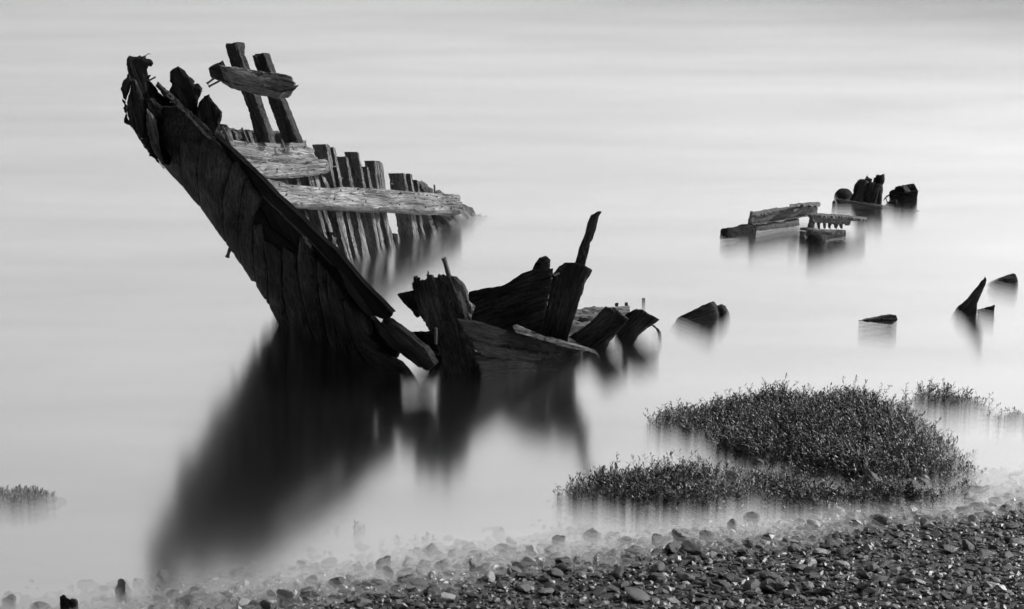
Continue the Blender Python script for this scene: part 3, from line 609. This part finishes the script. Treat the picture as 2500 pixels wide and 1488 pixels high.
def boulder(name, px, py, rx, ry, rz, label, cat, mat=M_ROCK, group=None, parent=None, seed=0, sub=3, rough=.12, zoff=0.0):
    c = G(px, py)
    bm = bmesh.new(); bmesh.ops.create_icosphere(bm, subdivisions=sub, radius=1)
    for v in bm.verts:
        p = v.co.normalized(); r = 1 + rough * noise.noise(p * 1.6 + Vector((seed, 0, 0))) + rough * .5 * noise.noise(p * 4 + Vector((0, seed, 0))) + rough * .25 * noise.noise(p * 11)
        v.co = Vector((p.x * rx * r, p.y * ry * r, p.z * rz * r))
    me = bpy.data.meshes.new(name); bm.to_mesh(me); bm.free(); me.polygons.foreach_set('use_smooth', [True] * len(me.polygons))
    o = link(name, me, mat); o.location = (c.x, c.y, zoff)
    return tag(o, label, cat, group)
boulder('boulder', 1992, 592, .12, .10, .12, 'small round dark boulder under the short slotted girder', 'rock', seed=2)

# far stump and rocks
def z13p(x, y): return Z13([(x, y)])[0]
boulder('boulder', 2060, 484, .125, .14, .125, 'smooth dome-shaped dark boulder beside the plank-sided stump', 'rock', seed=5, rough=.05)
s2 = stand(2114, 499, 6); s2b = stand(2114, 492, 6)
lone('planked_stump', 'upright stump of broken planks with jagged top behind low beam', 'stump', (2114, 498), [
    ('core', Z13([(640, 820), (760, 560), (880, 320), (1340, 400), (1350, 870), (640, 870)]), stand(2114, 496, 6), .05, W_INNER, dict(step=3, jag=.3)),
    ('plank', Z13([(600, 790), (700, 600), (800, 400), (870, 275), (960, 268), (1045, 318), (1035, 350), (915, 860), (580, 860)]), s2, .06, W_DARK, dict(step=2.5, jag=.5, amp=.008)),
    ('plank', Z13([(925, 860), (1045, 345), (1072, 315), (1235, 350), (1225, 380), (1060, 870)]), s2, .06, W_DARK, dict(step=2.5, jag=.5, amp=.008)),
    ('plank', Z13([(1068, 870), (1235, 372), (1350, 378), (1215, 880)]), s2, .06, W_DARK, dict(step=2.5, jag=.5, amp=.008)),
    ('side_plank', Z13([(1220, 880), (1356, 385), (1392, 400), (1362, 890)]), stand(2114, 497, 30), .05, W_MID, dict(step=2.5, jag=.5)),  # lit side of the stump, its brightness put into a paler wood colour
    ('back_timber', Z13([(705, 560), (735, 400), (800, 310), (880, 258), (860, 400), (800, 600)]), s2b, .06, W_DARK, dict(step=2.5, jag=.5)),
    ('back_timber', Z13([(960, 320), (970, 270), (1000, 210, 2), (1030, 160, 2), (1060, 220, 2), (1130, 255, 2), (1140, 340)]), s2b, .05, W_DARK, dict(step=2.5, jag=1, sink=0)),
    ('back_timber', Z13([(1165, 360), (1180, 245), (1220, 240), (1240, 180), (1290, 165), (1340, 180), (1400, 145), (1440, 145), (1440, 260), (1430, 340), (1392, 410), (1402, 520), (1380, 640), (1362, 880), (1280, 880), (1250, 400)]), s2b, .10, W_DARK, dict(step=2.5, jag=.8))])
lone('floating_beam', 'long thin beam slanting into the water before the plank-sided stump', 'beam', (2140, 508), [
    ('beam', Z13([(305, 750), (340, 733), (400, 740), (1000, 822), (1510, 905), (2262, 1012), (2250, 1032), (1770, 1000), (1400, 990), (900, 970), (400, 950), (365, 850)]), plane(G(2055, 503), (Vector((0, 0, 1)).cross(G(2245, 516) - G(2055, 503))).normalized()), .07, W_MID, dict(ext=Vector((0, .9, -.15)), grain=(z13p(330, 750), z13p(2200, 1010)), jag=.3, step=3, sink=.0)),
    ('end_piece', Z13([(180, 930), (215, 790), (265, 765), (300, 835), (290, 930)]), stand(2035, 504), .06, W_DARK, dict(jag=.6, step=3))])
lone('timber_box', 'small dark tilted box end on the slanting thin beam', 'timber', (2175, 505), [
    ('box', Z13([(1395, 885), (1560, 790), (1710, 735), (1775, 930), (1520, 935)]), stand(2175, 505, -5), .10, W_DARK, dict(jag=.5, step=3, ext=Vector((.1, .95, -.2)))),
    ('stick', Z13([(1440, 690), (1465, 690), (1530, 850), (1505, 850)]), stand(2165, 503), .02, W_DARK, dict(jag=.5, step=3, sink=0)),
    ('board', Z13([(1370, 720), (1490, 655), (1545, 640), (1545, 665), (1440, 705)]), stand(2160, 490), .03, W_MID, dict(jag=.5, step=3))])
lone('timber_block', 'rough dark block of timbers with a notched top past the stump', 'timber', (2208, 490), [
    ('block', Z13([(1540, 640), (1560, 560), (1610, 515), (1660, 515), (1690, 445), (1810, 425), (1828, 452), (1842, 420), (1930, 400), (2050, 375), (2120, 375), (2160, 430), (2222, 550), (2195, 680), (2185, 790), (1900, 800), (1590, 800)]), stand(2208, 491, 6), .22, W_DARK, dict(jag=.7, step=2.5, amp=.02, cracks=5)),
    ('board', Z13([(1840, 430), (1920, 405), (2050, 555), (1930, 590)]), stand(2208, 494, 6, 5), .04, W_MID, dict(jag=.5, step=2.5, sink=0))])
# small stump standing in the shallows by the beach
b0 = G(165, 1500)
lone('wooden_stump', 'short jagged dark stump standing at the shallow shingle edge', 'stump', (165, 1496), [
    ('stump', [(147, 1462, 3), (154, 1452, 3), (165, 1460, 3), (178, 1462, 3), (190, 1468), (191, 1500), (148, 1500)], stand(168, 1492, 8), .10, W_DARK, dict(step=4, cracks=4))])

# ------------------------------------------------------------------ stones
def stone_shape(sub, seed):
    r = np.random.default_rng(seed)
    bm = bmesh.new(); bmesh.ops.create_icosphere(bm, subdivisions=sub, radius=1)
    N = r.normal(size=(14, 3)); N /= np.linalg.norm(N, axis=1)[:, None]; D = r.uniform(.5, 1.0, 14)
    V = np.array([v.co[:] for v in bm.verts]); V /= np.linalg.norm(V, axis=1)[:, None]
    dt = V @ N.T; rad = np.where(dt > .05, D / np.maximum(dt, .05), 9).min(1); rad = np.minimum(rad, 1.25)
    if sub > 1:
        rad = rad * np.array([1 + .10 * noise.noise(Vector(v) * 1.5 + Vector((seed, 0, 0))) + .07 * noise.noise(Vector(v) * 4 + Vector((0, seed, 0))) + .035 * noise.noise(Vector(v) * 10) for v in V.tolist()])
    V = V * rad[:, None]
    F = np.array([[v.index for v in f.verts] for f in bm.faces]); bm.free()
    return V, F
def rot(yaw, tx, ty):
    cz, s_ = math.cos(yaw), math.sin(yaw); R = np.array([[cz, -s_, 0], [s_, cz, 0], [0, 0, 1]])
    cx, sx = math.cos(tx), math.sin(tx); R = R @ np.array([[1, 0, 0], [0, cx, -sx], [0, sx, cx]])
    cy, sy = math.cos(ty), math.sin(ty); return R @ np.array([[cy, 0, sy], [0, 1, 0], [-sy, 0, cy]])
BIG = [stone_shape(3, 100 + k) for k in range(12)]; SMALL = [stone_shape(1, 200 + k) for k in range(16)]
bigme = []
for k, (V, F) in enumerate(BIG):
    me = bpy.data.meshes.new('stone'); me.from_pydata(V.tolist(), [], F.tolist()); me.polygons.foreach_set('use_smooth', [True] * len(me.polygons)); me.set_sharp_from_angle(angle=math.radians(45)); me.materials.append(M_STONE); bigme.append(me)
placed = []
def proj(x, y, z):
    d = Vector((x, y, z - H)); zc = d.y * CT - d.z * ST; yc = d.y * ST + d.z * CT
    return 1250 + FPX * d.x / zc, 744 - FPX * yc / zc
def put_stone(x, y, a, b_, c_, parent=beach, k=None, name='stone', bury=.35, tilt=.25):
    o = bpy.data.objects.new(name, bigme[random.randrange(12) if k is None else k]); C.objects.link(o)
    o.scale = (a, b_, c_); o.rotation_euler = (random.uniform(-tilt, tilt), random.uniform(-tilt, tilt), random.uniform(0, 6.28)); o.location = (x, y, gz(x, y) + c_ * (1 - bury))
    if parent: o.parent = parent
    placed.append((x, y, a)); return o
for px, py, s in [(1230, 1425, .075), (1605, 1420, .085), (880, 1472, .08), (2130, 1412, .09), (1840, 1458, .10), (1560, 1480, .11), (650, 1458, .055), (855, 1455, .06), (965, 1450, .055), (1085, 1462, .075), (1690, 1362, .06), (2440, 1300, .06), (2290, 1310, .07), (1990, 1330, .06), (1880, 1395, .06), (2060, 1440, .06), (1330, 1455, .07), (480, 1478, .06), (1420, 1440, .05), (1760, 1420, .05)]:
    p = G(px, py, .08); s *= .8; put_stone(p.x, p.y, s, s * random.uniform(.65, .95), s * random.uniform(.4, .7))
isl = [(940, 1375), (1298, 1342), (1160, 1385), (1080, 1378), (1790, 1285), (1448, 1300), (1840, 1262), (1985, 1285), (2225, 1215), (2130, 1190), (395, 1397), (300, 1450), (20, 1462), (95, 1480), (1365, 1320), (1050, 1335)]
for px, py in isl:
    p = G(px, py, .0); s = random.uniform(.05, .085)
    o = put_stone(p.x, p.y, s * random.uniform(.9, 1.3), s * .8, s * random.uniform(.6, .95), parent=None, name='shore_stone', bury=.3)
    o.location.z = max(o.location.z, -.015 + random.uniform(-.02, .02))
    own = {(395, 1397): 'small pointed stone standing inside the dark reflection of the bow', (2130, 1190): 'rounded stone half hidden in the ragged saltmarsh fringe', (95, 1480): 'rounded stone beside the short jagged stump',
           (20, 1462): 'stone on the open water side of the short jagged stump', (2225, 1215): 'stone where the saltmarsh fringe meets the shingle', (1790, 1285): 'stone in the shallows between low saltmarsh tuft and shingle'}
    tag(o, own.get((px, py), 'dark stone standing alone, its base veiled by the milky shallows'), 'stone', 'stones awash off the shingle edge')
# candidates over the shingle
cand = []
tries = 0
while len(cand) < 21000 and tries < 400000:
    tries += 1
    x = random.uniform(-4.6, 5.2); y = random.uniform(11.4, 19.5)
    d = (x - P1.x) * sn.x + (y - P1.y) * sn.y
    if d < -1.9 or d > 3.2: continue
    if d < -.3 and random.random() > max(.06, 1 - (-.3 - d) / 1.5): continue
    px, py = proj(x, y, 0)
    if py > 1620 or px < -300 or px > 2800: continue
    s = min(.075, .0185 * math.exp(random.gauss(0.1, .5)))
    cand.append((s, x, y))
cand.sort(reverse=True)
vis = [c for c in cand if (lambda q: 0 < q[0] < 2500 and q[1] < 1500)(proj(c[1], c[2], 0))][:270]
vset = set(id(c) for c in vis)
for s, x, y in vis:
    if any((x - a) ** 2 + (y - b_) ** 2 < (s * .7 + c_ * .7) ** 2 for a, b_, c_ in placed[:36]): s *= .5
    put_stone(x, y, s, s * random.uniform(.55, .9), s * random.uniform(.28, .55), tilt=.3)
VV = []; FF = []; TT = []; base = 0
for c in cand:
    if id(c) in vset: continue
    s, x, y = c; V, F = SMALL[random.randrange(16)]
    sc3 = np.array([s, s * random.uniform(.55, .95), s * random.uniform(.25, .6)])
    R = rot(random.uniform(0, 6.28), random.gauss(0, .22), random.gauss(0, .22))
    W = (V * sc3) @ R.T + np.array([x, y, gz(x, y) + sc3[2] * random.uniform(.1, .9)])
    VV.append(W); FF.append(F + base); base += len(V); TT.append(np.full(len(V), random.random()))
VV = np.concatenate(VV); FF = np.concatenate(FF); TT = np.concatenate(TT)
me = bpy.data.meshes.new('pebbles'); me.from_pydata(VV.tolist(), [], FF.tolist())
at = me.attributes.new('tone', 'FLOAT', 'POINT'); at.data.foreach_set('value', TT.astype(np.float32))
me.polygons.foreach_set('use_smooth', [True] * len(me.polygons)); me.set_sharp_from_angle(angle=math.radians(20))
pb = link('pebbles', me, M_STONE, beach); pb['kind'] = 'stuff'

# ------------------------------------------------------------------ saltmarsh plants
def in_poly(x, y, P):
    r = False; j = len(P) - 1
    for i in range(len(P)):
        if (P[i][1] > y) != (P[j][1] > y) and x < (P[j][0] - P[i][0]) * (y - P[i][1]) / (P[j][1] - P[i][1]) + P[i][0]: r = not r
        j = i
    return r
def plant(label, poly, dens, hmin, hmax, name='saltmarsh_plant', leafy=16, zbase=None, edge=.15, leaflen=.040):
    P = [G(*p)[:2] for p in poly]; xs = [p[0] for p in P]; ys = [p[1] for p in P]
    cx, cy = sum(xs) / len(xs), sum(ys) / len(ys)
    area = abs(sum(P[i][0] * P[(i + 1) % len(P)][1] - P[(i + 1) % len(P)][0] * P[i][1] for i in range(len(P)))) / 2
    t = thing(name, (cx, cy, 0), label, 'plant')
    LV = []; LF = []; LT = []; SV = []; SF = []; n = 0
    want = int(area * dens)
    while n < want:
        x = random.uniform(min(xs) - edge, max(xs) + edge); y = random.uniform(min(ys) - edge, max(ys) + edge)
        jx = x + edge * noise.noise(Vector((x * 3, y * 3, 5))); jy = y + edge * noise.noise(Vector((x * 3, y * 3, 15)))
        if not in_poly(jx, jy, P): 
            continue
        clump = .5 + .5 * noise.noise(Vector((x * 2.2, y * 2.2, 8)))
        if random.random() > .45 + .75 * clump: n += 0.35; continue
        n += 1
        g = gz(x, y); z0 = g if zbase is None else max(g, zbase)
        h = random.uniform(hmin, hmax) * (.6 + .7 * clump)
        if random.random() < .03: h *= 1.5
        lean = Vector((random.gauss(.12, .3), random.gauss(0, .3), 1)).normalized()
        cur = Vector((random.gauss(.05, .25), random.gauss(0, .25), 0))
        pts = [Vector((x, y, z0 - .02)) + lean * h * f + cur * h * f * f for f in (0, .33, .66, 1)]
        b0 = len(SV); r = .0028
        for q, p in enumerate(pts):
            rr = r * (1 - .5 * q / 3)
            SV += [p + Vector((rr, 0, 0)), p + Vector((-rr * .5, rr * .87, 0)), p + Vector((-rr * .5, -rr * .87, 0))]
        for q in range(3):
            for k in range(3): SF.append((b0 + q * 3 + k, b0 + q * 3 + (k + 1) % 3, b0 + q * 3 + 3 + (k + 1) % 3, b0 + q * 3 + 3 + k))
        nl = max(5, int(leafy * h / .16)); tone = random.random() * .5
        for k in range(nl):
            f = .15 + .88 * (k + random.random()) / nl; f = min(f, 1.0)
            p = Vector((x, y, z0 - .02)) + lean * h * f + cur * h * f * f
            a = random.uniform(0, 6.283); el = random.gauss(.65, .35)
            d = Vector((math.cos(a) * math.cos(el), math.sin(a) * math.cos(el), math.sin(el)))
            sdv = d.cross(Vector((0, 0, 1))); sdv = sdv.normalized() if sdv.length > .01 else Vector((1, 0, 0)); nrm = sdv.cross(d)
            l = leaflen * random.uniform(.6, 1.25); wd = l * random.uniform(.12, .2)
            i0 = len(LV)
            LV += [p, p + d * l * .45 + sdv * wd - nrm * wd * .3, p + d * l * .45 - sdv * wd - nrm * wd * .3, p + d * l + nrm * random.uniform(-.2, .1) * l, p + d * l * .45 + nrm * wd * .2]
            LF += [(i0, i0 + 1, i0 + 4), (i0, i0 + 4, i0 + 2), (i0 + 1, i0 + 3, i0 + 4), (i0 + 4, i0 + 3, i0 + 2)]
            tn = min(1, tone + random.random() * .5); LT += [tn] * 5
    for nm, V, F, T, mt in (('leaves', LV, LF, LT, M_LEAF), ('stems', SV, SF, [.5] * len(SV), M_STEM)):
        me = bpy.data.meshes.new(nm); me.from_pydata([tuple(v) for v in V], [], F)
        at = me.attributes.new('tone', 'FLOAT', 'POINT'); at.data.foreach_set('value', np.array(T, dtype=np.float32))
        o = link(nm, me, mt, t); o['kind'] = 'stuff'
    return t
plant('large dense dark hummock of saltmarsh shrub in the shallows', [(1560, 1030), (1640, 1000), (1760, 985), (1900, 970), (2080, 965), (2200, 985), (2290, 1045), (2350, 1105), (2370, 1150), (2270, 1178), (2080, 1185), (1950, 1165), (1870, 1135), (1760, 1100), (1680, 1062)], 1150, .07, .19, leaflen=.035)
plant('low dense saltmarsh tuft on the shingle side of the large hummock', [(1350, 1205), (1400, 1192), (1500, 1170), (1620, 1155), (1750, 1152), (1850, 1165), (1940, 1185), (1960, 1210), (1850, 1228), (1700, 1236), (1520, 1230), (1400, 1220)], 1150, .07, .17, leaflen=.035)
plant('small saltmarsh tuft rising behind the large hummock over open water', [(2200, 968), (2290, 958), (2380, 972), (2430, 992), (2330, 995), (2240, 985)], 600, .06, .16, leaflen=.031)
plant('sparse saltmarsh sprigs trailing off beyond the small rear tuft', [(2400, 1010), (2520, 1000), (2640, 1015), (2520, 1030), (2430, 1025)], 420, .05, .13, zbase=-.03, leaflen=.031)
plant('thin saltmarsh sprigs standing in water between two dense tufts', [(1525, 1115), (1600, 1100), (1700, 1110), (1780, 1140), (1650, 1130), (1560, 1130)], 150, .06, .13, zbase=-.05)
plant('ragged saltmarsh fringe between the large hummock and the stones', [(1850, 1220), (1980, 1200), (2150, 1200), (2330, 1190), (2400, 1180), (2330, 1225), (2180, 1235), (2000, 1240), (1880, 1238)], 900, .06, .14, leaflen=.034)
plant('dark weed clump awash alone in open water', [(-160, 1205), (0, 1195), (80, 1198), (150, 1204), (90, 1216), (0, 1222), (-160, 1222)], 2600, .028, .05, name='weed_clump', zbase=.0, leafy=70, leaflen=.028)
plant('faint sunken weed clump below the dark hull reflection', [(905, 1300), (960, 1285), (1040, 1290), (1030, 1308), (950, 1315)], 260, .04, .08, name='weed_clump', zbase=-.08, leafy=26)
plant('faint sunken weed wisp off the edge of the hull reflection', [(785, 1265), (830, 1258), (880, 1275), (850, 1288), (810, 1280)], 200, .04, .08, name='weed_clump', zbase=-.08, leafy=26)
plant('few dry sprigs among stones at the shallow edge', [(560, 1440), (640, 1425), (720, 1415), (740, 1430), (640, 1445)], 60, .03, .08)
